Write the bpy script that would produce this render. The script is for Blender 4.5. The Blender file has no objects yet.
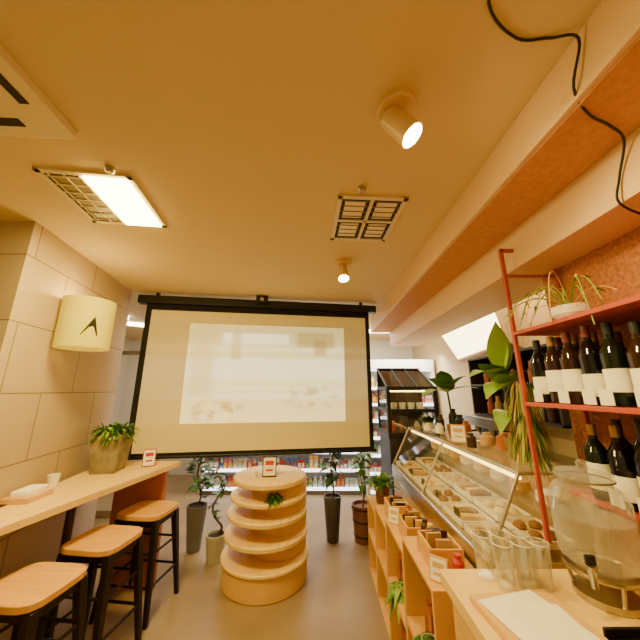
import bpy, math, random
from mathutils import Vector, Matrix, Euler
random.seed(7)
C = bpy.context
sc = C.scene

# ------------------------------------------------------------ materials
def lin(c):
    return tuple(((x/255)/12.92 if x/255 <= .04045 else ((x/255+.055)/1.055)**2.4) for x in c)
MATS = {}
def mat(name, col, rough=.6, metal=0., emit=0., ecol=None, noise=0., nscale=8., trans=0., bump=0., stretch=None):
    if name in MATS: return MATS[name]
    m = bpy.data.materials.new(name); m.use_nodes = True
    nt = m.node_tree; b = nt.nodes['Principled BSDF']
    c = lin(col)
    b.inputs['Base Color'].default_value = (*c, 1)
    b.inputs['Roughness'].default_value = rough
    b.inputs['Metallic'].default_value = metal
    if emit:
        b.inputs['Emission Color'].default_value = (*lin(ecol or col), 1)
        b.inputs['Emission Strength'].default_value = emit
    if trans: b.inputs['Transmission Weight'].default_value = trans
    if noise or bump:
        tc = nt.nodes.new('ShaderNodeTexCoord'); mp = nt.nodes.new('ShaderNodeMapping')
        nz = nt.nodes.new('ShaderNodeTexNoise'); nz.inputs['Scale'].default_value = nscale
        nz.inputs['Detail'].default_value = 6
        if stretch: mp.inputs['Scale'].default_value = stretch
        nt.links.new(tc.outputs['Object'], mp.inputs[0]); nt.links.new(mp.outputs[0], nz.inputs['Vector'])
        if noise:
            cr = nt.nodes.new('ShaderNodeValToRGB')
            cr.color_ramp.elements[0].position = .3; cr.color_ramp.elements[1].position = .7
            cr.color_ramp.elements[0].color = (*[x*(1-noise) for x in c], 1)
            cr.color_ramp.elements[1].color = (*[min(1, x*(1+noise*.6)) for x in c], 1)
            nt.links.new(nz.outputs['Fac'], cr.inputs[0]); nt.links.new(cr.outputs[0], b.inputs['Base Color'])
        if bump:
            bp = nt.nodes.new('ShaderNodeBump'); bp.inputs['Strength'].default_value = bump
            bp.inputs['Distance'].default_value = .01
            nt.links.new(nz.outputs['Fac'], bp.inputs['Height']); nt.links.new(bp.outputs[0], b.inputs['Normal'])
    MATS[name] = m
    return m
def clear(name, tint=(255,255,255), gl=.05, fac=.45, milky=.25):
    if name in MATS: return MATS[name]
    m = bpy.data.materials.new(name); m.use_nodes = True; nt = m.node_tree
    for n in list(nt.nodes): nt.nodes.remove(n)
    o = nt.nodes.new('ShaderNodeOutputMaterial'); mx = nt.nodes.new('ShaderNodeMixShader'); m2 = nt.nodes.new('ShaderNodeMixShader')
    t = nt.nodes.new('ShaderNodeBsdfTransparent'); g = nt.nodes.new('ShaderNodeBsdfGlossy'); df = nt.nodes.new('ShaderNodeBsdfDiffuse')
    df.inputs[0].default_value = (.9,.9,.88,1); m2.inputs[0].default_value = milky
    lw = nt.nodes.new('ShaderNodeLayerWeight'); lw.inputs[0].default_value = .25
    ad = nt.nodes.new('ShaderNodeMath'); ad.operation = 'MULTIPLY_ADD'
    ad.inputs[1].default_value = fac; ad.inputs[2].default_value = gl
    nt.links.new(lw.outputs['Facing'], ad.inputs[0])
    t.inputs[0].default_value = (*lin(tint), 1); g.inputs['Roughness'].default_value = .06
    g.inputs[0].default_value = (.95,.95,.95,1)
    nt.links.new(g.outputs[0], m2.inputs[1]); nt.links.new(df.outputs[0], m2.inputs[2])
    nt.links.new(ad.outputs[0], mx.inputs[0]); nt.links.new(t.outputs[0], mx.inputs[1]); nt.links.new(m2.outputs[0], mx.inputs[2])
    nt.links.new(mx.outputs[0], o.inputs[0]); MATS[name] = m
    return m

M_ceil = mat('ceiling_paint', (218,192,138), .75, noise=.03, nscale=1.5)
M_floor = mat('floor_concrete', (152,126,92), .4, noise=.14, nscale=3, bump=.05)
M_fascia = mat('fascia_paint', (228,190,136), .6)
M_terra = mat('terracotta_plaster', (206,142,82), .8, noise=.15, nscale=40, bump=.3)
M_salm = mat('cork_plaster', (190,118,66), .8, noise=.4, nscale=60, bump=.6)
M_wood = mat('oak_wood', (224,176,88), .5, noise=.14, nscale=4, stretch=(1,1,14))
M_woodx = mat('oak_wood_top', (240,200,104), .42, noise=.10, nscale=5, stretch=(8,1,1))
M_plinth = mat('birch_ply', (226,176,84), .5, noise=.08, nscale=3, stretch=(1,1,6))
M_seat = mat('seat_wood', (226,166,70), .42, noise=.14, nscale=5, stretch=(1,9,1))
M_metal = mat('dark_steel', (44,34,30), .42, .6)
M_black = mat('black_plastic', (14,13,13), .5)
M_blackf = mat('black_fabric', (10,10,10), .8)
M_red = mat('red_shelf', (180,72,42), .5)
M_white = mat('white_ceramic', (240,234,216), .35)
M_paper = mat('white_paper', (248,242,224), .7)
M_leaf = mat('leaf_green', (72,116,26), .5, noise=.25, nscale=10)
M_leafd = mat('leaf_dark', (40,70,22), .5, noise=.25, nscale=10)
M_leafl = mat('leaf_light', (136,170,44), .5, noise=.2, nscale=8)
M_stem = mat('stem_brown', (96,70,42), .8)
M_dry = mat('dry_stem', (206,156,66), .7)
M_soil = mat('soil', (50,36,26), .95)
M_potg = mat('grey_pot', (104,98,92), .6, noise=.06, nscale=10)
M_potl = mat('light_pot', (176,166,146), .6, noise=.06, nscale=10)
M_potd = mat('dark_pot', (70,64,60), .5)
M_potb = mat('brown_pot', (112,66,40), .7, noise=.2, nscale=8)
M_conc = mat('planter_concrete', (138,124,96), .85, noise=.35, nscale=14, bump=.3)
M_steel = mat('brushed_steel', (190,180,160), .3, .9)
M_silv = mat('light_steel_panel', (200,176,134), .45, .3)
M_glass = clear('clear_glass', gl=.04, fac=.35, milky=.1)
M_plas = clear('clear_plastic', (252,250,244), .12, .6, .4)
M_water = clear('drink_water', (246,238,220), .14, .25, .8)

# ------------------------------------------------------------ mesh builder
class MB:
    def __init__(s): s.v=[]; s.f=[]; s.m=[]; s.mats=[]
    def mi(s, m):
        if m not in s.mats: s.mats.append(m)
        return s.mats.index(m)
    def add(s, vs, fs, m):
        o=len(s.v); s.v += [tuple(x) for x in vs]; k=s.mi(m)
        for f in fs: s.f.append([o+i for i in f]); s.m.append(k)
    def box(s, c, d, m, rz=0, mtx=None):
        hx,hy,hz=[x/2 for x in d]
        vs=[Vector((x,y,z)) for z in(-hz,hz) for x,y in((-hx,-hy),(hx,-hy),(hx,hy),(-hx,hy))]
        R = mtx if mtx is not None else Matrix.Rotation(rz,3,'Z')
        c=Vector(c)
        s.add([c+R@v for v in vs],[(3,2,1,0),(4,5,6,7),(0,1,5,4),(1,2,6,5),(2,3,7,6),(3,0,4,7)],m)
    def b2(s, a, b, m):
        s.box([(a[i]+b[i])/2 for i in range(3)],[abs(b[i]-a[i]) for i in range(3)],m)
    def prism(s, poly, z0, z1, m):
        n=len(poly)
        ar=sum(poly[i][0]*poly[(i+1)%n][1]-poly[(i+1)%n][0]*poly[i][1] for i in range(n))
        if ar<0: poly=poly[::-1]
        vs=[(x,y,z0) for x,y in poly]+[(x,y,z1) for x,y in poly]
        fs=[tuple(range(n-1,-1,-1)),tuple(range(n,2*n))]+[(i,(i+1)%n,n+(i+1)%n,n+i) for i in range(n)]
        s.add(vs,fs,m)
    def cyl(s, p0, p1, r0, r1, m, n=20, cap=True):
        p0=Vector(p0); p1=Vector(p1); d=(p1-p0).normalized()
        a=d.orthogonal().normalized(); b=d.cross(a)
        vs=[p+(a*math.cos(2*math.pi*i/n)+b*math.sin(2*math.pi*i/n))*r for p,r in((p0,r0),(p1,r1)) for i in range(n)]
        fs=[(i,(i+1)%n,n+(i+1)%n,n+i) for i in range(n)]
        if cap: fs += [tuple(range(n-1,-1,-1)),tuple(range(n,2*n))]
        s.add(vs,fs,m)
    def lathe(s, c, prof, m, n=24, cap0=True, cap1=True, mats=None):
        cx,cy,cz=c; vs=[]
        for r,z in prof:
            for i in range(n):
                a=2*math.pi*i/n; vs.append((cx+r*math.cos(a),cy+r*math.sin(a),cz+z))
        for k in range(len(prof)-1):
            mm = mats[k] if mats else m
            s.add(vs[k*n:(k+2)*n],[(i,(i+1)%n,n+(i+1)%n,n+i) for i in range(n)],mm)
        if cap0: s.add(vs[:n],[tuple(range(n-1,-1,-1))],mats[0] if mats else m)
        if cap1: s.add(vs[-n:],[tuple(range(n))],mats[-1] if mats else m)
    def tube(s, pts, r, m, n=8, r1=None):
        pts=[Vector(p) for p in pts]; N=len(pts); vs=[]
        a=None
        for i,p in enumerate(pts):
            d=(pts[min(i+1,N-1)]-pts[max(i-1,0)]).normalized()
            a = d.orthogonal().normalized() if a is None else (a-d*a.dot(d)).normalized()
            b=d.cross(a); rr=r if r1 is None else r+(r1-r)*i/(N-1)
            vs += [p+(a*math.cos(2*math.pi*k/n)+b*math.sin(2*math.pi*k/n))*rr for k in range(n)]
        fs=[(j*n+i,j*n+(i+1)%n,(j+1)*n+(i+1)%n,(j+1)*n+i) for j in range(N-1) for i in range(n)]
        fs += [tuple(range(n-1,-1,-1)),tuple(range((N-1)*n,N*n))]
        s.add(vs,fs,m)
    def quad(s, pts, m): s.add(pts,[tuple(range(len(pts)))],m)
    def leaf(s, base, d, L, W, droop, m, n=6, fold=.15):
        base=Vector(base); d=Vector(d).normalized(); up=Vector((0,0,1))
        side=d.cross(up)
        side = Vector((1,0,0)) if side.length<.05 else side.normalized()
        nm=side.cross(d).normalized(); vs=[]
        for i in range(n+1):
            t=i/n; c=base+d*L*t+Vector((0,0,-droop*L*t*t)); w=W/2*max(.03,math.sin(math.pi*min(1,t**.75)))
            vs += [c-side*w+nm*w*fold, c, c+side*w+nm*w*fold]
        fs=[]
        for i in range(n):
            o=i*3; fs += [(o,o+1,o+4,o+3),(o+1,o+2,o+5,o+4)]
        s.add(vs,fs,m)
    def obj(s, name, bevel=0, smooth=True, parent=None):
        me=bpy.data.meshes.new(name); me.from_pydata(s.v,[],s.f); me.update()
        for m in s.mats: me.materials.append(m)
        for i,p in enumerate(me.polygons): p.material_index=s.m[i]
        if smooth:
            me.shade_smooth(); me.set_sharp_from_angle(angle=math.radians(38))
        o=bpy.data.objects.new(name,me); sc.collection.objects.link(o)
        if bevel:
            b=o.modifiers.new('bevel','BEVEL'); b.width=bevel; b.segments=2; b.limit_method='ANGLE'; b.angle_limit=math.radians(50)
        if parent: o.parent=parent
        return o
def spline(pts, k=6):
    P=[Vector(p) for p in pts]; out=[]
    for i in range(len(P)-1):
        p0=P[max(i-1,0)];p1=P[i];p2=P[i+1];p3=P[min(i+2,len(P)-1)]
        for j in range(k):
            t=j/k; out.append(.5*((2*p1)+(-p0+p2)*t+(2*p0-5*p1+4*p2-p3)*t*t+(-p0+3*p1-3*p2+p3)*t**3))
    out.append(P[-1]); return out
def rnd(a,b): return random.uniform(a,b)

# ------------------------------------------------------------ room shell
H=2.65
b=MB(); b.b2((-4.2,-1.6,-.08),(2.6,6.2,0),M_floor); b.obj('floor',smooth=False)
b=MB(); b.b2((-4.2,-1.6,H),(2.6,6.2,H+.08),M_ceil); b.obj('ceiling',smooth=False)

def panel_mat():
    m=bpy.data.materials.new('wall_panels'); m.use_nodes=True; nt=m.node_tree; bs=nt.nodes['Principled BSDF']
    uv=nt.nodes.new('ShaderNodeUVMap'); br=nt.nodes.new('ShaderNodeTexBrick')
    br.inputs['Color1'].default_value=(*lin((184,158,124)),1); br.inputs['Color2'].default_value=(*lin((178,152,116)),1)
    br.inputs['Mortar'].default_value=(*lin((118,98,70)),1)
    br.inputs['Scale'].default_value=1; br.inputs['Mortar Size'].default_value=.004
    br.inputs['Brick Width'].default_value=.62; br.inputs['Row Height'].default_value=.42
    br.inputs['Bias'].default_value=0
    nt.links.new(uv.outputs[0],br.inputs['Vector']); nt.links.new(br.outputs[0],bs.inputs['Base Color'])
    bs.inputs['Roughness'].default_value=.6
    return m
M_panel=panel_mat()
poly=[(-3.6,1.62),(-1.82,1.62),(-2.05,2.95),(-3.6,2.95)]
b=MB(); b.prism(poly,0,H,M_panel); o=b.obj('wall_left',smooth=False)
uvl=o.data.uv_layers.new(name='UVMap')
for p in o.data.polygons:
    ax=Vector((0,0,1)).cross(p.normal)
    for li in p.loop_indices:
        co=o.data.vertices[o.data.loops[li].vertex_index].co
        uvl.data[li].uv=(co.dot(ax)+.2, co.z+.1)
b=MB(); b.b2((-4.2,-1.6,0),(-4.1,6.2,H),mat('side_paint',(225,215,200),.7)); b.obj('wall_far_left',smooth=False)
b=MB(); b.b2((-4.1,6.1,0),(2.6,6.2,H),mat('store_wall_paint',(232,228,218),.7)); b.obj('wall_back',smooth=False)

M_kw=mat('kitchen_wall_paint',(208,186,144),.7,noise=.04,nscale=3)
b=MB(); b.b2((1.3,-1.6,0),(1.42,1.56,2.245),M_salm); b.obj('wall_right',smooth=False)
b=MB(); b.b2((1.98,1.56,0),(2.08,6.1,H),M_kw); b.b2((1.42,1.5,0),(2.08,1.56,H),M_kw); b.obj('wall_kitchen',smooth=False)

# stepped bulkhead
b=MB()
b.b2((.78,-1.6,2.46),(1.5,4.3,H),M_fascia)
b.b2((1.07,-1.6,2.245),(1.5,4.3,2.46),M_fascia)
b.b2((.80,-1.6,2.455),(1.068,4.3,2.4605),M_terra)
b.obj('trim_bulkhead',bevel=.004)

# sloping bright window over the kitchen
b=MB()
M_win=mat('bright_window',(255,250,235),.4,emit=7,ecol=(255,240,180))
M_wf=mat('window_frame',(200,176,140),.5)
q=[Vector((1.68,4.0,2.44)),Vector((1.75,2.75,2.44)),Vector((1.84,2.75,2.05)),Vector((1.93,4.0,2.0))]
b.quad([q[3],q[2],q[1],q[0]],M_win)
for i in range(4): b.tube([q[i],q[(i+1)%4]],.02,M_wf,n=6)
b.quad([q[0],q[1],(1.98,2.75,2.46),(1.98,4.0,2.46)],M_wf)
b.quad([q[3],q[2],(1.98,2.75,2.0),(1.98,4.0,1.97)],M_wf)
b.quad([q[1],q[2],(1.98,2.75,2.0),(1.98,2.75,2.46)],M_wf)
b.quad([q[0],q[3],(1.98,4.0,1.97),(1.98,4.0,2.46)],M_wf)
b.obj('window_1',smooth=False)

# ------------------------------------------------------------ ceiling fixtures
M_grille=mat('grille_metal',(130,112,80),.4,.3)
M_louv=mat('louvre_white',(220,200,156),.5)
M_dark=mat('cavity_shade',(46,38,28),.8)  # shade inside fixture openings, painted as flat dark sheets
M_tube=mat('fluorescent_glow',(255,240,200),.4,emit=40,ecol=(255,222,110))
def fix(name, c, w, d, rz, lit):
    R=Matrix.Rotation(rz,3,'Z'); b=MB()
    def bx(x,y,z,sx,sy,sz,m): b.box(Vector((c[0],c[1],0))+R@Vector((x,y,z)),(sx,sy,sz),m,rz=rz)
    z=H-.006
    for sx in(-1,1): bx(sx*w/2,0,z,.025,d+.025,.012,M_louv)
    for sy in(-1,1): bx(0,sy*d/2,z,w+.025,.025,.012,M_louv)
    bx(0,0,H-.002,w,d,.004,M_dark)
    if lit:
        bx(w*.22,0,H-.012,w*.5,d*.96,.02,M_tube)
        for i in range(7): bx(-w*.25,-d*.42+i*d*.14,z,w*.44,.006,.01,M_louv)
        for i in range(3): bx(-w*.42+i*w*.17,0,z,.006,d*.94,.01,M_louv)
        bx(-w*.25,0,H-.0045,w*.3,d*.8,.002,M_grille)
    else:
        for i in range(9): bx(0,-d*.44+i*d*.11,z,w*.94,.004,.012,M_grille)
        bx(0,0,z,.02,d*.94,.013,M_louv); bx(0,0,z,w*.94,.02,.013,M_louv)
        for sx in(-1,1):
            for sy in(-1,1): bx(sx*w*.25,sy*d*.24,H-.005,w*.32,d*.34,.006,mat('tube_off',(232,214,176),.3))
    return b.obj(name)
fix('ceiling_light_panel',(-1.2,1.42),.42,.44,.13,True)
fix('ceiling_vent',(.285,1.61),.37,.45,.06,False)
b=MB(); R=.06
M_ac=mat('ac_white',(232,214,166),.45)
b.box((-1.42,.52,H-.018),(.86,.86,.036),M_ac,rz=R)
b.box((-1.42,.52,H-.037),(.52,.52,.003),M_dark,rz=R)
for i in range(11): b.box((-1.42,.29+i*.045,H-.04),(.5,.012,.012),M_grille,rz=R)
for sy in(.36,-.36): b.box((-1.42-.06*sy,.52+sy,H-.037),(.56,.035,.004),M_dark,rz=R)
for sx in(-.36,.36): b.box((-1.42+sx,.52+.06*sx,H-.037),(.035,.56,.004),M_dark,rz=R)
b.obj('air_conditioner',bevel=.004)

M_lampw=mat('lamp_housing',(220,184,124),.4)
M_bulb=mat('spot_bulb',(255,240,200),.4,emit=90,ecol=(255,228,140))
def spot(c, aim, sc_=1., k=1.1):
    b=MB(); c=Vector(c); d=Vector(aim).normalized()
    b.lathe((c.x,c.y,H-.03),[(.062*k,0),(.066*k,.006),(.066*k,.03)],M_lampw)
    b.cyl((c.x,c.y,H-.07),(c.x,c.y,H-.02),.012,.012,M_lampw,n=10)
    p=Vector((c.x,c.y,H-.085)); a=p-d*.045*k; e=p+d*.075*k
    b.cyl(a,e,.036*k,.043*k,M_lampw,n=24)
    b.cyl(a-d*.015,a,.02*k,.036*k,M_lampw,n=24)
    b.cyl(e-d*.002,e+d*.002,.037*k,.037*k,M_bulb,n=24)
    o=b.obj('ceiling_spotlight')
    l=bpy.data.lights.new('spot_lamp','SPOT'); l.energy=56*sc_; l.color=(1,.76,.28); l.spot_size=math.radians(115); l.spot_blend=.8; l.shadow_soft_size=.04
    lo=bpy.data.objects.new('spot_lamp',l); sc.collection.objects.link(lo); lo.location=e+d*.02
    lo.rotation_euler=d.to_track_quat('-Z','Y').to_euler(); lo.parent=o
spot((.29,.86,0),(.5,-.15,-.75))
spot((.19,2.22,0),(.05,-.35,-.9))
for i,(x,y) in enumerate([(.225,1.31),(-1.02,1.17)]):
    b=MB(); b.lathe((x,y,H-.028),[(.012,0),(.02,.008),(.01,.014),(.022,.02),(.022,.028)],M_steel,n=14); b.obj('smoke_sprinkler')
b=MB(); b.tube(spline([(.40,.40,H-.008),(.47,.56,H-.006),(.60,.64,H-.006),(.70,.64,H-.006),(.765,.62,2.61),(.768,.67,2.49),(.85,.72,2.448),(.955,.76,2.448),(1.04,.80,2.43),(1.06,.86,2.33),(1.06,.88,2.24),(1.2,.9,2.19)]),.004,M_black); b.obj('hanging_cable')

# ------------------------------------------------------------ projector screen
def screen_mat():
    m=bpy.data.materials.new('projection_glow_fabric'); m.use_nodes=True; nt=m.node_tree; bs=nt.nodes['Principled BSDF']
    bs.inputs['Base Color'].default_value=(*lin((214,192,124)),1); bs.inputs['Roughness'].default_value=.7
    N=nt.nodes.new; L=nt.links.new
    uv=N('ShaderNodeUVMap'); sp=N('ShaderNodeSeparateXYZ'); L(uv.outputs[0],sp.inputs[0])
    U,V=sp.outputs[0],sp.outputs[1]
    def sm(out,a,b_):
        r=N('ShaderNodeMapRange'); r.interpolation_type='SMOOTHSTEP'; r.inputs['From Min'].default_value=a; r.inputs['From Max'].default_value=b_
        L(out,r.inputs['Value']); return r.outputs[0]
    def mul(a,b_):
        r=N('ShaderNodeMath'); r.operation='MULTIPLY'; L(a,r.inputs[0])
        if isinstance(b_,(int,float)): r.inputs[1].default_value=b_
        else: L(b_,r.inputs[1])
        return r.outputs[0]
    def rect(u0,u1,v0,v1,s=.004): return mul(mul(sm(U,u0-s,u0+s),sm(U,u1+s,u1-s)),mul(sm(V,v0-s,v0+s),sm(V,v1+s,v1-s)))
    mask=rect(.17,.888,.185,.905,.003)
    cr=N('ShaderNodeValToRGB'); L(V,cr.inputs[0]); e=cr.color_ramp.elements
    e[0].position=.16; e[0].color=(*lin((244,210,110)),1); e[1].position=.93; e[1].color=(*lin((244,210,106)),1)
    for pos,c in((.20,(250,230,160)),(.33,(244,218,144)),(.36,(255,246,190)),(.48,(250,236,172)),(.50,(255,250,206)),(.64,(255,248,196)),(.67,(216,204,134)),(.72,(250,238,176)),(.78,(190,184,122)),(.89,(180,176,118))):
        x=e.new(pos); x.color=(*lin(c),1)
    prev=cr.outputs[0]
    def over(maskout,col,f):
        nonlocal prev
        mx=N('ShaderNodeMix'); mx.data_type='RGBA'; L(mul(maskout,f),mx.inputs[0]); L(prev,mx.inputs[6]); mx.inputs[7].default_value=(*lin(col),1); prev=mx.outputs[2]
    over(rect(.18,.29,.36,.89,.03),(170,160,100),.6)
    over(rect(.32,.62,.76,.84,.015),(255,252,214),.85)
    over(rect(.66,.84,.74,.86,.012),(110,112,70),.7)
    over(rect(.36,.40,.64,.86,.01),(150,142,92),.6)
    over(rect(.74,.80,.68,.80,.01),(90,84,54),.6)
    nz=N('ShaderNodeTexNoise'); nz.inputs['Scale'].default_value=16; nz.inputs['Detail'].default_value=2; L(uv.outputs[0],nz.inputs['Vector'])
    over(mul(rect(.22,.42,.20,.33,.03),sm(nz.outputs[0],.44,.60)),(110,76,36),.7)
    over(mul(rect(.62,.86,.28,.46,.04),sm(nz.outputs[0],.46,.66)),(150,110,56),.6)
    over(rect(.30,.70,.40,.405,.004),(190,156,96),.6)
    over(rect(.30,.72,.455,.46,.004),(190,156,96),.5)
    L(prev,bs.inputs['Emission Color'])
    k=N('ShaderNodeMath'); k.operation='MULTIPLY_ADD'; k.inputs[1].default_value=1.15; k.inputs[2].default_value=.20; L(mask,k.inputs[0])  # projector light and its scatter painted as a glow in the fabric
    L(k.outputs[0],bs.inputs['Emission Strength'])
    return m
A=Vector((-1.90,3.0,0)); B=Vector((.60,3.40,0)); ax=(B-A).normalized(); nr=Vector((ax.y,-ax.x,0)); Wd=(B-A).length
b=MB(); zb,zt=.96,2.53
sm_=screen_mat()
def sp_(u,z,off=0): p=A+ax*u+nr*off; return (p.x,p.y,z)
b.quad([sp_(0,zb),sp_(Wd,zb),sp_(Wd,zt),sp_(0,zt)],M_blackf)
i0=len(b.f)
b.quad([sp_(.06,zb+.035,.003),sp_(Wd-.05,zb+.035,.003),sp_(Wd-.05,zt-.075,.003),sp_(.06,zt-.075,.003)],sm_)
b.cyl(sp_(-.02,zb-.005),sp_(Wd+.02,zb-.005),.016,.016,M_black,n=12)
rz=math.atan2(ax.y,ax.x)
b.box(Vector(sp_(Wd/2,zt+.035)),(Wd+.16,.10,.085),M_black,rz=rz)
b.box(Vector(sp_(Wd*.49,zt+.075,.06)),(.13,.10,.085),M_black,rz=rz)
b.cyl(sp_(Wd*.49,zt+.07,.11),sp_(Wd*.49,zt+.07,.125),.022,.022,M_steel,n=14)
for u in(.1,Wd-.1): b.box(Vector(sp_(u,(zt+.075+H)/2)),(.03,.04,H-zt-.07),M_black,rz=rz)
o=b.obj('projector_screen')
uvl=o.data.uv_layers.new(name='UVMap')
p=o.data.polygons[i0]
for li,u in zip(p.loop_indices,((0,0),(1,0),(1,1),(0,1))): uvl.data[li].uv=u

# ------------------------------------------------------------ left bar counter
b=MB()
b.prism([(-1.66,.95),(-1.56,1.6),(-1.31,2.93),(-1.83,2.93),(-2.0,2.90),(-1.775,1.58),(-2.3,1.55),(-2.3,.95)],.905,.95,M_woodx)
b.box((-1.60,2.83,.4525),(.44,.05,.905),mat('counter_panel',(176,104,48),.6),rz=.0)
b.box((-1.80,1.3,.4525),(.05,.5,.905),MATS['counter_panel'])
b.tube([(-1.62,2.1,.0),(-1.62,2.1,.905)],.025,M_metal,n=10)
b.obj('bar_counter',bevel=.004)

def stool(x,y,rz):
    R=Matrix.Rotation(rz,3,'Z'); o=Vector((x,y,0)); b=MB()
    def T(p): return o+R@Vector(p)
    n=32; pr=[]
    for i in range(n):
        a=2*math.pi*i/n; c_,s_=math.cos(a),math.sin(a)
        k=(abs(c_)**5+abs(s_)**5)**(-1/5); q=T((c_*k*.185,s_*k*.165,0)); pr.append((q.x,q.y))
    b.prism(pr,.635,.668,M_seat)
    b.box(T((0,0,.61)),(.33,.27,.05),M_metal,rz=rz)
    for sx in(-1,1):
        for sy in(-1,1):
            t0=Vector((sx*.15,sy*.12,.63)); t1=Vector((sx*.205,sy*.18,0.0))
            w0=.03;w1=.018
            vs=[]
            for p,w in((t1,w1),(t0,w0)):
                for dx,dy in((-1,-1),(1,-1),(1,1),(-1,1)): vs.append(T((p.x+dx*w*.8,p.y+dy*w*.8,p.z)))
            b.add(vs,[(3,2,1,0),(4,5,6,7),(0,1,5,4),(1,2,6,5),(2,3,7,6),(3,0,4,7)],M_metal)
    for z,sx,sy in((.22,.19,.162),(.42,.172,.145)):
        for s_ in(-1,1):
            b.tube([T((-sx,s_*sy,z)),T((sx,s_*sy,z))],.009,M_metal,n=8)
            b.tube([T((s_*sx,-sy,z)),T((s_*sx,sy,z))],.009,M_metal,n=8)
    b.obj('bar_stool',bevel=.004)
stool(-1.44,1.70,-.1); stool(-1.41,2.15,-.12); stool(-1.39,2.62,-.12)

# counter items
b=MB(); cx,cy=-1.75,2.58
def sqpot(b,c,z0,z1,r0,r1,m,rz=0,ry=None):
    R=Matrix.Rotation(rz,3,'Z'); ry=ry or 1.
    vs=[]
    for z,r in((z0,r0),(z1,r1),(z1,r1*.86),(z1-.03,r1*.84)):
        for dx,dy in((-1,-1),(1,-1),(1,1),(-1,1)):
            q=R@Vector((dx*r,dy*r*ry,0)); vs.append((c[0]+q.x,c[1]+q.y,z))
    fs=[(3,2,1,0)]
    for k in range(3):
        for i in range(4): fs.append((k*4+i,k*4+(i+1)%4,k*4+4+(i+1)%4,k*4+4+i))
    b.add(vs,fs,m); b.add(vs[12:],[(0,1,2,3)],M_soil)
sqpot(b,(cx,cy),.951,1.24,.09,.115,M_conc,rz=.15)
for i in range(300):
    a=rnd(0,6.28); r=rnd(0,.12); p=(cx+r*math.cos(a),cy+r*math.sin(a),1.20+rnd(0,.09))
    b.leaf(p,(math.cos(a)*rnd(.2,1),math.sin(a)*rnd(.2,1),rnd(.1,1.2)),rnd(.07,.13),.032,rnd(.2,1.1),random.choice((M_leaf,M_leafl,M_leaf)),n=3)
b.obj('potted_succulent')
b=MB(); b.lathe((-1.83,2.16,.951),[(.026,0),(.036,.085),(.032,.085),(.024,.01)],M_white,n=20,cap1=True); b.obj('paper_cup')
b=MB(); b.box((-1.80,1.97,.966),(.15,.2,.03),M_wood,rz=.1); b.box((-1.80,1.97,.995),(.10,.15,.03),M_paper,rz=.1); b.obj('napkin_tray',bevel=.004)
M_sred=mat('sign_red',(196,50,36),.5)
def sign(name,c,w,h,rz,m1,m2,lean=.15,art=None):
    b=MB(); R=Matrix.Rotation(rz,3,'Z')@Matrix.Rotation(-lean,3,'X'); c=Vector(c)
    up=R@Vector((0,0,1)); fr=R@Vector((0,-1,0)); art=art or m1
    b.box(c+up*h/2,(w,.012,h),m1,mtx=R)
    b.box(c+up*h*.5+fr*.007,(w*.86,.002,h*.88),m2,mtx=R)
    b.box(c+up*h*.68+fr*.0085,(w*.6,.002,h*.22),art,mtx=R)
    b.box(c+up*h*.32+fr*.0085,(w*.5,.002,h*.1),art,mtx=R)
    b.box(c+up*.006-fr*.03,(w*.5,.05,.01),m1,rz=rz)
    return b.obj(name)
sign('table_sign',(-1.50,2.72,.952),.10,.14,.5,M_sred,M_paper)

# wall sconce with fabric shade
b=MB(); M_sh=mat('sconce_fabric',(176,160,30),.9,emit=.42,ecol=(255,214,50))
cx,cy,cz=-1.73,2.06,1.89
ro=.162
b.lathe((cx,cy,cz),[(ro,0),(ro,.36),(ro-.006,.36),(ro-.006,0)],M_sh,n=40,cap0=False,cap1=False)
b.cyl((cx,cy,cz+.14),(cx,cy,cz+.24),.03,.03,mat('sconce_bulb',(255,220,150),.4,emit=6,ecol=(255,200,90)),n=14)
b.tube([(cx-.15,cy-.02,cz+.1),(cx,cy,cz+.1),(cx,cy,cz+.15)],.01,M_metal)
ang=math.atan2(-cy,-cx)+.25
for k in range(12):
    t0,t1=k/12,(k+1)/12
    def pt(t,s): 
        a=ang-.42+ s*(.62*(1-t))+t*.42; r=ro+.002
        return (cx+r*math.cos(a),cy+r*math.sin(a),cz+.08+t*.14)
    b.quad([pt(t0,0),pt(t0,1),pt(t1,1),pt(t1,0)],M_metal)
so=b.obj('wall_sconce')
l=bpy.data.lights.new('sconce_lamp','POINT'); l.energy=7; l.color=(1,.74,.22); l.shadow_soft_size=.05
lo=bpy.data.objects.new('sconce_lamp',l); sc.collection.objects.link(lo); lo.location=(cx,cy,cz+.38); lo.parent=so

# ------------------------------------------------------------ round tiered stand
b=MB(); cx,cy=-.49,3.0
def disc(x,y,r,z0,z1,m,n=56): b.lathe((x,y,0),[(r-.008,z0),(r,z0+.008),(r,z1-.008),(r-.008,z1)],m,n=n)
disc(cx,cy,.375,0,.17,M_plinth)
disc(cx+.0,cy,.39,.17,.20,M_woodx)
disc(cx+.10,cy+.06,.26,.20,.78,M_plinth)
disc(cx,cy,.375,.335,.375,M_woodx)
disc(cx+.005,cy,.365,.50,.54,M_woodx)
disc(cx+.01,cy,.35,.64,.675,M_woodx)
disc(cx+.015,cy,.34,.775,.82,M_woodx)
b.obj('round_display_stand')
sign('framed_sign',(cx+.02,cy-.10,.822),.13,.17,.1,M_black,M_paper,art=M_sred)
b=MB(); px,py=cx+.10,cy-.27
b.lathe((px,py,.676),[(.03,0),(.042,.04),(.036,.04),(.03,.035)],M_potd,n=16)
for i in range(80):
    a=rnd(0,6.28); b.leaf((px,py,.71),(math.cos(a),math.sin(a),rnd(-.1,.9)),rnd(.06,.11),.026,.5,random.choice((M_leaf,M_leafd)),n=3)
b.obj('potted_fern')
b=MB(); b.lathe((cx-.12,cy-.1,.821),[(.03,0),(.03,.04),(.034,.045),(.034,.055)],M_white,n=16); b.obj('small_jar')

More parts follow.
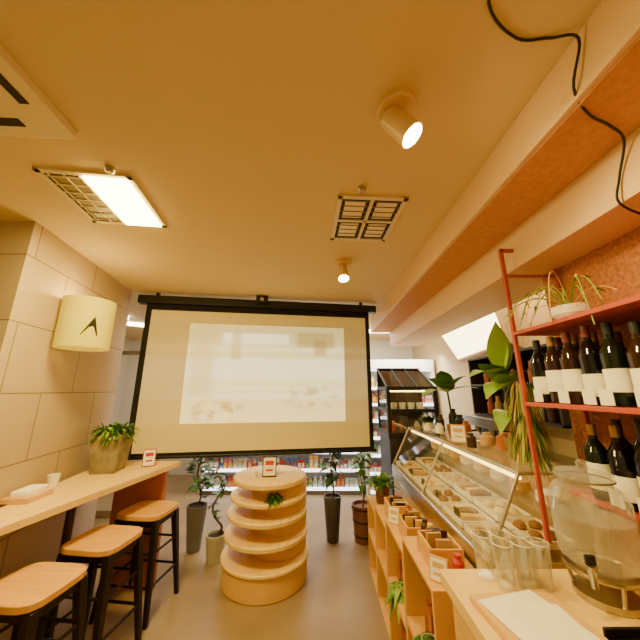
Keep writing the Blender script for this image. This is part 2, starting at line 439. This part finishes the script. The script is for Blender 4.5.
# ------------------------------------------------------------ floor plants
def tallpot(b,c,r0,r1,h,m):
    b.lathe((c[0],c[1],0),[(r0,0),(r1,h),(r1*.86,h),(r1*.84,h-.03)],m,n=28); b.cyl((c[0],c[1],h-.04),(c[0],c[1],h-.025),r1*.84,r1*.84,M_soil)
def bush(b,base,h0,h1,spread,n,L,W,mats,droop=.5,trunk=.01,up=(.0,.8)):
    x,y,z=base; st=[(x,y,z)]
    k=6
    for i in range(1,k): st.append((x+math.sin(i*1.7)*spread*.18,y+math.cos(i*2.1)*spread*.1,z+(h1-z)*i/k))
    st=spline(st,4); b.tube(st,trunk,M_stem,r1=trunk*.5)
    for i in range(n):
        p=Vector(random.choice([q for q in st if q.z>=h0] or st)); a=rnd(0,6.28); r=rnd(0,spread*.5)
        d=Vector((math.cos(a),math.sin(a),rnd(*up)))
        q=p+Vector((math.cos(a)*r,math.sin(a)*r,rnd(0,.06)))
        b.tube([p,q],.002,M_leafd,n=4)
        b.leaf(q,d,L*rnd(.7,1.1),W*rnd(.8,1.1),droop*rnd(.5,1.2),random.choice(mats),n=5)
b=MB(); tallpot(b,(-1.30,3.40),.065,.105,.42,M_potg)
bush(b,(-1.30,3.40,.39),.5,1.15,.2,60,.15,.085,(M_leaf,M_leafd,M_leaf),.5); b.obj('potted_ficus')
b=MB(); c_=(-1.02,3.22); tallpot(b,c_,.075,.095,.23,M_potl)
pts=[(c_[0]+.05*math.sin(i*.95),c_[1]+.05*math.cos(i*.95),.2+i*.055) for i in range(12)]
b.tube(spline(pts,5),.013,M_stem,r1=.007)
for i in range(40):
    p=Vector(random.choice(pts[3:])); a=rnd(0,6.28); d=(math.cos(a),math.sin(a),rnd(-.2,.9)); b.leaf(p,d,rnd(.06,.10),.045,.4,random.choice((M_leafd,M_leaf)),n=4)
b.obj('potted_twisted_tree')
b=MB(); tallpot(b,(.14,3.60),.065,.10,.44,M_potd)
bush(b,(.14,3.60,.4),.55,1.1,.08,70,.14,.075,(M_leafd,M_leafd,M_leaf),.8); b.obj('potted_rubber_plant')
b=MB(); c_=(.48,3.60)
b.lathe((c_[0],c_[1],0),[(.10,0),(.125,.36),(.108,.36),(.10,.33)],M_potb,n=28)
for z in(.06,.20,.32): b.lathe((c_[0],c_[1],z),[(.105+z*.07,0),(.108+z*.07,.008),(.105+z*.07,.016)],M_metal,n=28,cap0=False,cap1=False)
bush(b,(c_[0],c_[1],.33),.5,.98,.08,50,.13,.075,(M_leaf,M_leafl),.6); b.obj('potted_monstera')

# ------------------------------------------------------------ store beyond the screen
M_cool=mat('cooler_white',(240,236,226),.4); M_coolg=mat('cooler_glow',(245,248,250),.4,emit=4,ecol=(240,244,250))
def cooler(name,x0,x1,y,d,h,rows):
    b=MB()
    b.b2((x0,y+d-.04,0),(x1,y+d,h),M_cool)
    for x in(x0,x1): b.b2((x-.02,y,0),(x+.02,y+d,h),M_cool)
    b.b2((x0,y,0),(x1,y+d,.06),mat('cooler_base',(120,112,100),.5)); b.b2((x0,y-.02,h-.16),(x1,y+d,h),M_cool)
    b.b2((x0,y+.02,h-.19),(x1,y+.06,h-.165),M_coolg)
    cols=[mat('pkg_%d'%i,c,.4) for i,c in enumerate([(220,60,46),(240,232,210),(245,186,70),(110,160,90),(80,120,190),(170,90,50),(245,150,70),(200,216,200),(252,240,224),(220,204,164),(240,120,130)])]
    for k in range(rows):
        z=.09+k*(h-.3)/rows
        b.b2((x0+.02,y+.02,z-.02),(x1-.02,y+d-.05,z),M_cool)
        b.b2((x0+.02,y+.005,z-.03),(x1-.02,y+.018,z+.015),M_coolg)
        x=x0+.06
        while x<x1-.06:
            m=random.choice(cols); m2=random.choice(cols); w=rnd(.05,.09); tall=rnd(.12,.19); kind=random.random()
            for j in range(random.choice((1,2,2,3))):
                if x>x1-.06: break
                if kind<.75:
                    b.lathe((x,y+.07,z),[(w*.44,0),(w*.44,tall*.2),(w*.45,tall*.22),(w*.45,tall*.6),(w*.44,tall*.62),(w*.2,tall*.85),(w*.2,tall)],m,n=10,mats=[m,m,m2,m,m,m])
                else:
                    b.b2((x-w*.44,y+.05,z),(x+w*.44,y+.14,z+tall),m); b.b2((x-w*.3,y+.045,z+tall*.3),(x+w*.3,y+.05,z+tall*.75),m2)
                x+=w
            x+=.01
    o=b.obj(name,smooth=True)
    l=bpy.data.lights.new('cooler_lamp','AREA'); l.shape='RECTANGLE'; l.size=x1-x0-.1; l.size_y=.1; l.energy=20; l.color=(1,.93,.78)
    lo=bpy.data.objects.new('cooler_lamp',l); sc.collection.objects.link(lo); lo.location=((x0+x1)/2,y-.25,h+.05); lo.rotation_euler=(math.radians(20),0,0); lo.parent=o
cooler('beverage_cooler',-1.9,.66,5.0,.6,1.9,6)
cooler('beverage_cooler',.75,1.9,4.85,.6,2.1,7)
b=MB()
for x in(-.9,.9): b.box((x,5.0,H-.03),(1.3,.07,.05),mat('store_tube',(255,255,250),.4,emit=12,ecol=(255,246,220)))
b.obj('fluorescent_tube_row')
b=MB()
for k in range(3): b.box((-3.0+.1*k,3.9+.6*k,H-.03),(.5,.05,.05),MATS['store_tube'],rz=.6)
b.obj('hallway_light_row')
b=MB()
for x in(-4.0,-3.1,-2.2): b.b2((x-.02,4.18,0),(x+.02,4.22,H),M_steel)
b.b2((-4.0,4.18,2.1),(-2.2,4.22,2.16),M_steel); b.b2((-4.0,4.18,0),(-2.2,4.22,.08),M_steel)
b.b2((-4.0,4.197,.08),(-2.2,4.203,2.1),M_glass); b.obj('door_1',smooth=False)

# ------------------------------------------------------------ crate rack along the case
M_crate=mat('pine_crate',(224,166,74),.6,noise=.15,nscale=5,stretch=(1,6,1))
M_cback=mat('crate_inner',(140,90,42),.7)
rk=MB()
def crate(b,x0,y0,z0,x1,y1,z1,t=.016):
    b.b2((x0,y0,z0),(x1,y1,z0+t),M_crate); b.b2((x0,y0,z1-t),(x1,y1,z1),M_crate)
    b.b2((x0,y0,z0+t),(x1,y0+t,z1-t),M_crate); b.b2((x0,y1-t,z0+t),(x1,y1,z1-t),M_crate)
    b.b2((x1-t,y0+t,z0+t),(x1,y1-t,z1-t),M_cback)
cr=[(2.72,3.12,0,.31),(2.72,3.12,.312,.60),(2.30,2.715,0,.33),(2.30,2.715,.332,.66),
    (1.86,2.295,0,.36),(1.86,2.295,.362,.72),(1.40,1.855,0,.42),(1.40,1.855,.422,.80)]
for y0,y1,z0,z1 in cr: crate(rk,.46,y0,z0,.715,y1,z1)
cc=[M_white,mat('jar_amber',(170,90,30),.3),mat('box_yellow',(230,180,70),.6),M_sred,mat('jar_dark',(60,36,24),.3),mat('kraft',(190,150,100),.7)]
for y0,y1,z0,z1 in cr:
    y=y0+.06
    while y<y1-.05:
        m=random.choice(cc); w=rnd(.04,.07)
        if random.random()<.5: rk.lathe((.55,y,z0+.017),[(w/2,0),(w/2,.09),(w/3.4,.11),(w/3.4,.135)],m,n=12)
        else: rk.b2((.52,y-w/2,z0+.017),(.60,y+w/2,z0+.017+rnd(.08,.16)),m)
        y+=w+rnd(.01,.04)
rk.obj('wooden_crate_shelf',bevel=.002)
def smallplant(name,c,r,h,m,n,L,W,ms,droop=.6,up=(.1,1.3)):
    b=MB(); b.lathe(c,[(r*.75,0),(r,h),(r*.88,h),(r*.8,h-.02)],m,n=20)
    for i in range(n):
        a=rnd(0,6.28); b.leaf((c[0]+rnd(-.4,.4)*r,c[1]+rnd(-.4,.4)*r,c[2]+h-.015),(math.cos(a),math.sin(a),rnd(*up)),L*rnd(.6,1.1),W,droop*rnd(.5,1.3),random.choice(ms),n=4)
    return b.obj(name)
smallplant('potted_spider_plant',(.57,2.92,.602),.07,.14,M_potb,130,.22,.036,(M_leaf,M_leafl,M_leaf),up=(.6,2.8))
smallplant('potted_ivy',(.50,2.10,.379),.035,.05,M_potl,60,.12,.035,(M_leaf,M_leafl),1.0,(-.2,.8))
smallplant('potted_ivy',(.50,1.60,.440),.04,.06,M_potl,60,.12,.04,(M_leaf,M_leafd),1.0,(-.2,1.))
smallplant('potted_ivy',(.50,1.98,.018),.04,.08,M_potl,60,.15,.04,(M_leaf,M_leafl),1.0,(-.2,1.))
b=MB()
for (y,z) in((2.62,.66),(2.56,.66),(2.16,.72),(2.24,.72),(1.75,.80),(1.81,.80),(1.46,.80)):
    m=random.choice(cc[1:]); b.lathe((.60+rnd(-.04,.04),y,z+.001),[(.024,0),(.024,.07),(.015,.085),(.015,.10)],m,n=14)
b.obj('condiment_jars')
for (x,y,z,w,h) in((.58,1.99,.721,.14,.10),(.58,2.42,.661,.14,.12),(.58,1.61,.801,.14,.09)):
    b=MB()
    for s in(-1,1):
        b.box((x+s*w/2,y,z+h/2),(.012,w*1.3,h),M_crate); b.box((x,y+s*w*.65,z+h/2),(w+.012,.012,h),M_crate)
    b.box((x,y,z+.006),(w,w*1.3,.012),M_crate)
    for i in range(6): b.box((x+rnd(-.03,.03),y-.06+i*.024,z+.06+rnd(0,.02)),(.07,.014,h),random.choice((M_white,cc[5],cc[2],cc[1],cc[4])),rz=rnd(-.1,.1))
    b.obj('wooden_box')
sign('price_card',(.50,2.20,.721),.08,.10,-.7,M_wood,M_paper)
sign('price_card',(.51,1.45,.801),.08,.09,-.7,M_wood,M_paper)

# ------------------------------------------------------------ refrigerated display case
b=MB(); y0,y1=1.47,3.16; xf,xt,xb=.74,.93,1.28; zr,zt2=.86,1.22
b.b2((xf,y0,0),(xb,y1,zr),M_silv)
b.b2((xf-.012,y0,zr-.10),(xf+.02,y1,zr),M_steel)
b.b2((xb-.03,y0,zr),(xb,y1,zt2),M_silv)
b.quad([(xf,y0,zr),(xf,y1,zr),(xt,y1,zt2),(xt,y0,zt2)],M_glass)
b.quad([(xt,y0,zt2),(xt,y1,zt2),(xb,y1,zt2),(xb,y0,zt2)],M_glass)
for y in(y0,y1): b.quad([(xf,y,zr),(xt,y,zt2),(xb,y,zt2),(xb,y,zr)],M_glass)
ys=[y0,(y0+y1)/2,y1]
for y in ys: b.tube([(xf,y,zr),(xt,y,zt2),(xb,y,zt2)],.009,M_steel,n=8)
b.tube([(xt,y0,zt2),(xt,y1,zt2)],.010,M_steel,n=8); b.tube([(xf,y0,zr),(xf,y1,zr)],.012,M_steel,n=8)
b.b2((xt+.01,y0+.03,zt2-.035),(xt+.03,y1-.03,zt2-.022),mat('case_lamp',(255,240,200),.4,emit=6,ecol=(255,212,100)))
b.b2((1.05,y0+.03,1.03),(xb-.03,y1-.03,1.038),M_glass)
M_tray=mat('food_tray',(216,186,118),.35); M_past=[mat('pastry_a',(180,130,56),.6,noise=.3,nscale=30),mat('pastry_b',(206,170,92),.6,noise=.2,nscale=20),mat('pastry_c',(130,84,34),.6,noise=.2,nscale=20),mat('pastry_d',(222,200,140),.6)]
for iy in range(6):
    for ix in range(2):
        c=(.86+ix*.2,y0+.14+iy*.28,zr+.02+ix*.03)
        b.box(c,(.18,.25,.014),M_tray)
        for s in(-1,1): b.box((c[0]+s*.09,c[1],c[2]+.012),(.006,.25,.03),M_white); b.box((c[0],c[1]+s*.125,c[2]+.012),(.18,.006,.03),M_white)
        if (iy*2+ix)%3==2:
            for k in range(3): b.box((c[0],c[1]-.07+k*.07,c[2]+.022),(.12,.045,.03),M_past[(iy+k)%4],rz=rnd(-.2,.2))
        else:
            for kx in range(2):
                for ky in range(2):
                    q=(c[0]-.04+kx*.08,c[1]-.055+ky*.11,c[2]+.008)
                    b.lathe(q,[(.026,0),(.032,.010),(.024,.026),(.008,.032)],M_past[(iy+ix*2)%4],n=12)
        b.box((.80,c[1],zr+.05),(.004,.06,.04),M_paper)
for iy in range(8):
    c=(1.14,y0+.13+iy*.2,1.04)
    b.lathe(c,[(.03,0),(.05,.02),(.05,.06),(.02,.075)],M_past[iy%4] if iy%2 else M_white,n=14)
b.obj('refrigerated_display_case')
smallplant('potted_herb',(1.02,2.85,1.235),.05,.07,M_white,120,.12,.04,(M_leaf,M_leafd),.3,(.4,2))
b=MB()
for i,(x,y,r,h,m) in enumerate([(1.05,2.66,.035,.08,M_white),(1.20,2.48,.035,.12,cc[1]),(1.1,2.74,.03,.15,cc[4]),(1.15,2.1,.045,.08,cc[5]),(1.18,1.95,.05,.10,cc[1]),(1.22,2.75,.04,.2,M_metal),(1.21,2.6,.04,.16,M_black),(1.0,2.02,.03,.09,cc[4])]):
    b.lathe((x,y,1.234),[(r,0),(r,h*.7),(r*.6,h*.85),(r*.6,h)],m,n=16)
b.obj('counter_jars')
sign('menu_card',(1.0,2.20,1.234),.10,.12,-.5,M_wood,M_paper)
b=MB()
c_=(1.06,2.38); b.lathe((c_[0],c_[1],1.234),[(.045,0),(.06,.10),(.05,.10),(.045,.09)],M_potb,n=20)
b.tube(spline([(c_[0],c_[1],1.3),(c_[0]-.02,c_[1],1.48),(c_[0]-.03,c_[1],1.62)]),.008,M_leafd)
for d,L,W in(((-1,-.9,1.1),.42,.13),((-1,-.6,.4),.32,.13),((-.4,-.6,1.4),.34,.13),((.6,-.6,1.2),.30,.13),((.9,-.6,.6),.28,.12),((-.2,-.8,.8),.22,.11)):
    b.leaf((c_[0]-.03,c_[1],1.58),d,L,W,.4,random.choice((M_leafl,M_leaf)),n=10)
b.obj('arching_leaf_plant')

# big leafy plant in front of the shelf post
b=MB(); px,py,pz=1.09,1.68,1.234
b.lathe((px,py,pz),[(.05,0),(.07,.11),(.06,.11),(.055,.1)],mat('moss_pot',(120,110,60),.9,noise=.3,nscale=30),n=20)
b.tube(spline([(px,py,pz+.1),(px-.02,py,pz+.3),(px-.04,py-.02,pz+.5)]),.014,M_leafd,r1=.009)
for z,d,L,W,dr in((.46,(-.05,-.1,1.5),.34,.13,.1),(.46,(.3,0,1.4),.26,.12,.2),(.44,(-1,-.5,.45),.32,.14,.4),(.40,(-.9,-.7,.1),.26,.12,.4),(.42,(.7,-.5,.8),.2,.11,.5),(.38,(-.7,-.3,1.0),.32,.15,.4),(.3,(.3,-.7,.5),.2,.10,.7),(.25,(-.6,-.6,.2),.22,.11,.7),(.36,(-.2,-.6,.9),.26,.12,.5)):
    b.leaf((px-.03,py,pz+z),d,L,W,dr,random.choice((M_leafl,M_leaf,M_leafl)),n=12,fold=.2)
M_moss=mat('moss_strands',(150,130,50),.9)
for i in range(420):
    a=rnd(0,6.28); r=rnd(.01,.055); z=pz+rnd(.08,.42)
    b.leaf((px-.03+r*math.cos(a),py+r*math.sin(a)-.13,z),(math.cos(a)*.35,math.sin(a)*.35,-.5),rnd(.05,.10),.012,.8,random.choice((M_moss,M_leafl,M_dry,M_leaf)),n=3)
b.obj('potted_banana_plant')

# ------------------------------------------------------------ kitchen back area
b=MB(); M_cab=mat('dark_cabinet',(40,33,29),.5)
b.b2((1.56,1.9,0),(1.97,4.2,1.05),M_cab); b.b2((1.54,1.9,1.05),(1.97,4.2,1.09),M_steel)
for i in range(4): b.b2((1.548,1.93+i*.57,.08),(1.56,2.46+i*.57,1.0),mat('cab_door',(74,62,54),.5)); 
b.obj('kitchen_cabinet',bevel=.003)
b=MB(); b.b2((1.70,2.1,1.34),(1.97,3.3,1.36),M_cab)
b.b2((1.70,2.1,1.92),(1.97,3.3,1.94),M_cab); b.b2((1.95,2.1,1.34),(1.97,3.3,1.94),M_cab); b.b2((1.70,2.1,1.64),(1.95,3.3,1.66),M_cab)
for y in(2.1,2.7,3.28): b.b2((1.70,y,1.34),(1.97,y+.02,1.94),M_cab)
for k in range(16):
    z=1.362 if k%2 else 1.662; y=2.18+(k//2)*.135
    b.lathe((1.80,y,z),[(.035,0),(.035,.1),(.02,.13),(.02,.18)],random.choice(cc),n=12)
b.obj('wall_shelf_unit')
b=MB()
b.b2((1.58,2.75,1.092),(1.93,3.35,1.14),M_steel); b.b2((1.74,2.78,1.14),(1.93,3.32,1.33),M_black)
b.b2((1.60,2.75,1.24),(1.9,3.35,1.335),M_steel)
for y in(2.92,3.18):
    b.cyl((1.66,y,1.18),(1.66,y,1.24),.03,.03,M_steel); b.tube([(1.66,y,1.19),(1.55,y,1.185)],.01,M_black)
b.obj('espresso_machine',bevel=.004)
# dark glass showcase with black frame and sloping top, standing on its cabinet
b=MB(); x0,x1,ya,yb=.74,1.28,3.24,3.76
b.b2((x0,ya,0),(x1,yb,1.1),M_cab); b.b2((x0-.01,ya-.01,1.1),(x1+.01,yb+.01,1.125),M_metal)
z0,z1,zp=1.127,1.62,1.86
for x in(x0+.01,x1-.01):
    for y in(ya+.01,yb-.01): b.box((x,y,(z0+z1)/2),(.04,.04,z1-z0),M_black)
for z in(z0+.01,z1,1.38):
    for y in(ya+.01,yb-.01): b.box(((x0+x1)/2,y,z),(x1-x0,.035,.035),M_black)
    for x in(x0+.01,x1-.01): b.box((x,(ya+yb)/2,z),(.035,yb-ya,.035),M_black)
b.quad([(x0+.02,ya,z1-.005),(x1-.02,ya,z1-.005),(x1-.02,yb,zp-.005),(x0+.02,yb,zp-.005)],clear('smoked_glass',(60,54,46),.08,.3,.1))
b.quad([(x0+.02,yb,z1),(x1-.02,yb,z1),(x1-.02,yb,zp),(x0+.02,yb,zp)],M_cab)
for k in range(4):
    x=x0+.01+k*(x1-x0-.02)/3
    b.tube([(x,ya,z1),(x,yb,zp)],.013,M_black,n=6)
b.tube([(x0,yb,zp),(x1,yb,zp)],.018,M_black,n=6)
for x in(x0+.01,x1-.01): b.tube([(x,yb,z1),(x,yb,zp)],.014,M_black,n=6)
b.b2((x0+.02,yb-.015,z0),(x1-.02,yb-.005,z1),mat('cabinet_back',(84,66,46),.6))
b.b2((x0+.02,ya,z0),(x1-.02,ya+.004,z1),M_glass); b.b2((x0,ya+.02,z0),(x0+.004,yb-.02,z1),M_glass)
b.b2((x0+.02,ya+.02,1.375),(x1-.02,yb-.02,1.385),M_cab)
b.b2((x0+.04,ya+.04,z1-.04),(x1-.04,ya+.06,z1-.025),mat('showcase_lamp',(255,240,200),.4,emit=10,ecol=(255,220,130)))
for k in range(5): b.lathe((x0+.08+k*.09,ya+.15,1.142),[(.03,0),(.035,.08),(.02,.1),(.02,.12)],random.choice(cc),n=12)
for k in range(4): b.lathe((x0+.1+k*.1,ya+.15,1.39),[(.035,0),(.04,.07),(.036,.07),(.03,.01)],M_white,n=12)
b.obj('black_display_cabinet')

# ------------------------------------------------------------ red bottle shelf
b=MB()
px=.99; yN,yF=-.2,1.445
for z in(1.87,1.525): b.b2((px,yN,z),(1.297,yF,z+.018),M_red)
b.b2((px+.09,yN,1.165),(1.297,yF-.06,1.183),M_red)
for y in(yF,yN):
    b.box((px+.012,y,(2.36+.95)/2),(.018,.018,2.36-.95),M_red); b.box((1.28,y,(2.24+.95)/2),(.018,.018,2.24-.95),M_red)
    b.box((1.03,y,2.35),(.075,.018,.018),M_red)
b.box((1.15,yF,2.2),(.28,.014,.014),M_red)
b.obj('bottle_shelf_rack',bevel=.002)
M_bt=[mat('bottle_green',(20,26,12),.12),mat('bottle_black',(14,11,9),.12),mat('bottle_amber',(44,24,10),.12)]
M_lb=[mat('label_cream',(240,226,186),.6),mat('label_white',(250,244,226),.6),mat('label_white2',(244,238,216),.6)]
M_cp=[mat('capsule_gold',(160,120,60),.35,.6),mat('capsule_red',(100,28,20),.4),mat('capsule_black',(20,18,18),.4),M_black]
def bottles(z,ys,x0,sc_=1.,seed=1):
    random.seed(seed); b=MB()
    for r_,x in((0,x0),(1,x0+.10)):
        y=ys[0]
        while y<ys[1]:
            g=random.choice(M_bt); lb=random.choice(M_lb); cp=random.choice(M_cp); k=sc_*rnd(.93,1.03)
            r=.0375; l0=rnd(.02,.05)*k; l1=l0+rnd(.08,.105)*k
            prof=[(r*.9,0),(r,.006),(r,l0),(r+.0006,l0+.001),(r+.0006,l1),(r,l1+.001),(r,.185*k),(r*.8,.205*k),(.0145,.235*k),(.0145,.25*k),(.0155,.251*k),(.0155,.295*k),(.012,.297*k)]
            ms=[g,g,g,lb,g,g,g,g,g,cp,cp,cp]
            b.lathe((x+rnd(-.008,.008),y,z),prof,g,n=18,mats=ms)
            if r_==0 and random.random()<.6: b.box((x-.049,y+rnd(-.02,.02),z+.03),(.003,.05,.055),M_paper)
            y+=rnd(.083,.097)
    return b.obj('wine_bottles')
bottles(1.545,(.30,1.40),1.06,1.0,3); bottles(1.185,(.35,1.33),1.13,1.0,5)
random.seed(21)
b=MB(); b.lathe((1.10,1.20,1.889),[(.045,0),(.068,.03),(.072,.065),(.064,.065),(.058,.05)],M_white,n=24)
c_=(1.10,1.20,1.889)
for i in range(16):
    a=rnd(2.0,4.4) if i%4 else rnd(0,6.28); L=rnd(.12,.24); h=rnd(.04,.16)
    p0=Vector((c_[0],c_[1],c_[2]+.06)); d=Vector((math.cos(a),math.sin(a),0))
    pts=spline([p0,p0+d*L*.4+Vector((0,0,h)),p0+d*L*.8+Vector((0,0,h*.8)),p0+d*L*1.1+Vector((0,0,-rnd(.0,.12)))],4)
    b.tube(pts,.002,random.choice((M_dry,M_leafl)),n=5)
    for q in pts[4::3]: b.leaf(q,(rnd(-1,1),rnd(-1,1),rnd(-.3,1)),.04,.012,.4,random.choice((M_dry,M_leafl,M_leaf)),n=3)
b.obj('trailing_houseplant')

# ------------------------------------------------------------ foreground service counter
b=MB(); b.b2((.45,-.4,.90),(1.295,1.27,.945),M_woodx); b.b2((.48,-.4,0),(1.295,1.25,.90),M_wood); b.obj('service_counter',bevel=.004)
zc=.946
b=MB(); b.box((.62,.98,zc+.010),(.26,.26,.018),M_wood,rz=.1); b.box((.61,.99,zc+.022),(.2,.20,.004),M_paper,rz=.25); b.box((.63,.96,zc+.026),(.17,.16,.003),M_paper,rz=.0); b.obj('serving_tray',bevel=.004)
b=MB()
for i in range(5): b.box((.62,.77,zc+.004+i*.006),(.13,.11,.005),M_paper,rz=.1+.03*i)
b.obj('napkin_stack',bevel=.001)
b=MB(); b.box((.86,.87,zc+.008),(.2,.14,.014),M_metal,rz=.1)
for s in(-1,1): b.box((.86,.87+s*.07,zc+.02),(.2,.01,.03),M_metal,rz=.0)
b.obj('drip_tray',bevel=.003)
b=MB()
for i,(x,y) in enumerate(((.60,1.22),(.67,1.22),(.74,1.22),(.635,1.155),(.705,1.155),(.765,1.16))):
    b.lathe((x,y,zc+.001),[(.027,0),(.027,.006),(.033,.135),(.0315,.135),(.0255,.01)],M_plas,n=24,cap0=True,cap1=True)
    b.lathe((x,y,zc+.133),[(.0335,0),(.0345,.002),(.0335,.004)],M_white,n=24,cap0=False,cap1=False)
b.obj('glass_tumblers')
b=MB(); x,y=.93,1.11
K=.86
b.cyl((x,y,zc),(x,y,zc+.02),.10*K,.10*K,M_steel,n=36)
for k in range(3):
    a=k*2.09+.3; b.tube([(x+.09*K*math.cos(a),y+.09*K*math.sin(a),zc+.01),(x+.11*K*math.cos(a),y+.11*K*math.sin(a),zc+.08)],.006,M_steel)
b.lathe((x,y,zc+.075),[(.112*K,0),(.118*K,.008),(.118*K,.015),(.112*K,.015)],M_steel,n=36,cap1=False)
b.lathe((x,y,zc+.09),[(r*K,z) for r,z in((.09,0),(.118,.02),(.127,.06),(.127,.20),(.108,.235),(.085,.25),(.085,.262))],M_plas,n=40,cap1=False)
b.lathe((x,y,zc+.095),[(r*K,z) for r,z in((.085,0),(.112,.02),(.121,.06),(.121,.14))],M_water,n=36)
b.lathe((x,y,zc+.352),[(r*K,z) for r,z in((.092,0),(.095,.005),(.095,.02),(.04,.032),(.015,.036),(.018,.05),(.01,.06))],M_plas,n=32)
b.lathe((x,y,zc+.348),[(.090*K,0),(.097*K,.004),(.090*K,.008)],M_steel,n=32,cap0=False,cap1=False)
b.tube([(x-.08,y-.07,zc+.12),(x-.115,y-.10,zc+.12)],.011,M_steel); b.tube([(x-.11,y-.096,zc+.135),(x-.11,y-.096,zc+.08)],.009,M_steel); b.box((x-.11,y-.096,zc+.152),(.026,.011,.026),M_black)
b.obj('drink_dispenser')

# ------------------------------------------------------------ lights
def area(name,loc,rot,size,e,col,sy=None):
    l=bpy.data.lights.new(name,'AREA'); l.energy=e; l.color=col; l.size=size
    if sy: l.shape='RECTANGLE'; l.size_y=sy
    o=bpy.data.objects.new(name,l); sc.collection.objects.link(o); o.location=loc; o.rotation_euler=rot; return o
warm=(1,.79,.25)
area('light_ceiling_panel',(-1.1,1.42,H-.03),(0,0,0),.25,56,warm,.4)
area('fill_room_rear',(-.4,-.6,H-.05),(0,0,0),1.6,14,warm)  # unseen soft fill, added at the ceiling behind the camera
area('light_store',(-.6,5.0,H-.08),(0,0,0),3.5,70,(1,.92,.76),.8)
area('light_kitchen',(1.7,2.6,H-.06),(0,0,0),.3,12,(1,.8,.42),1.5)
w=bpy.data.worlds.new('World'); sc.world=w; w.use_nodes=True
w.node_tree.nodes['Background'].inputs[0].default_value=(1,.72,.28,1); w.node_tree.nodes['Background'].inputs[1].default_value=.6

# ------------------------------------------------------------ camera
cam=bpy.data.cameras.new('Camera'); co=bpy.data.objects.new('Camera',cam); sc.collection.objects.link(co)
co.location=(0,0,1.6); co.rotation_euler=(math.radians(103.8),0,0)
cam.sensor_width=36; cam.lens=285/640*36; cam.clip_start=.02
sc.camera=co
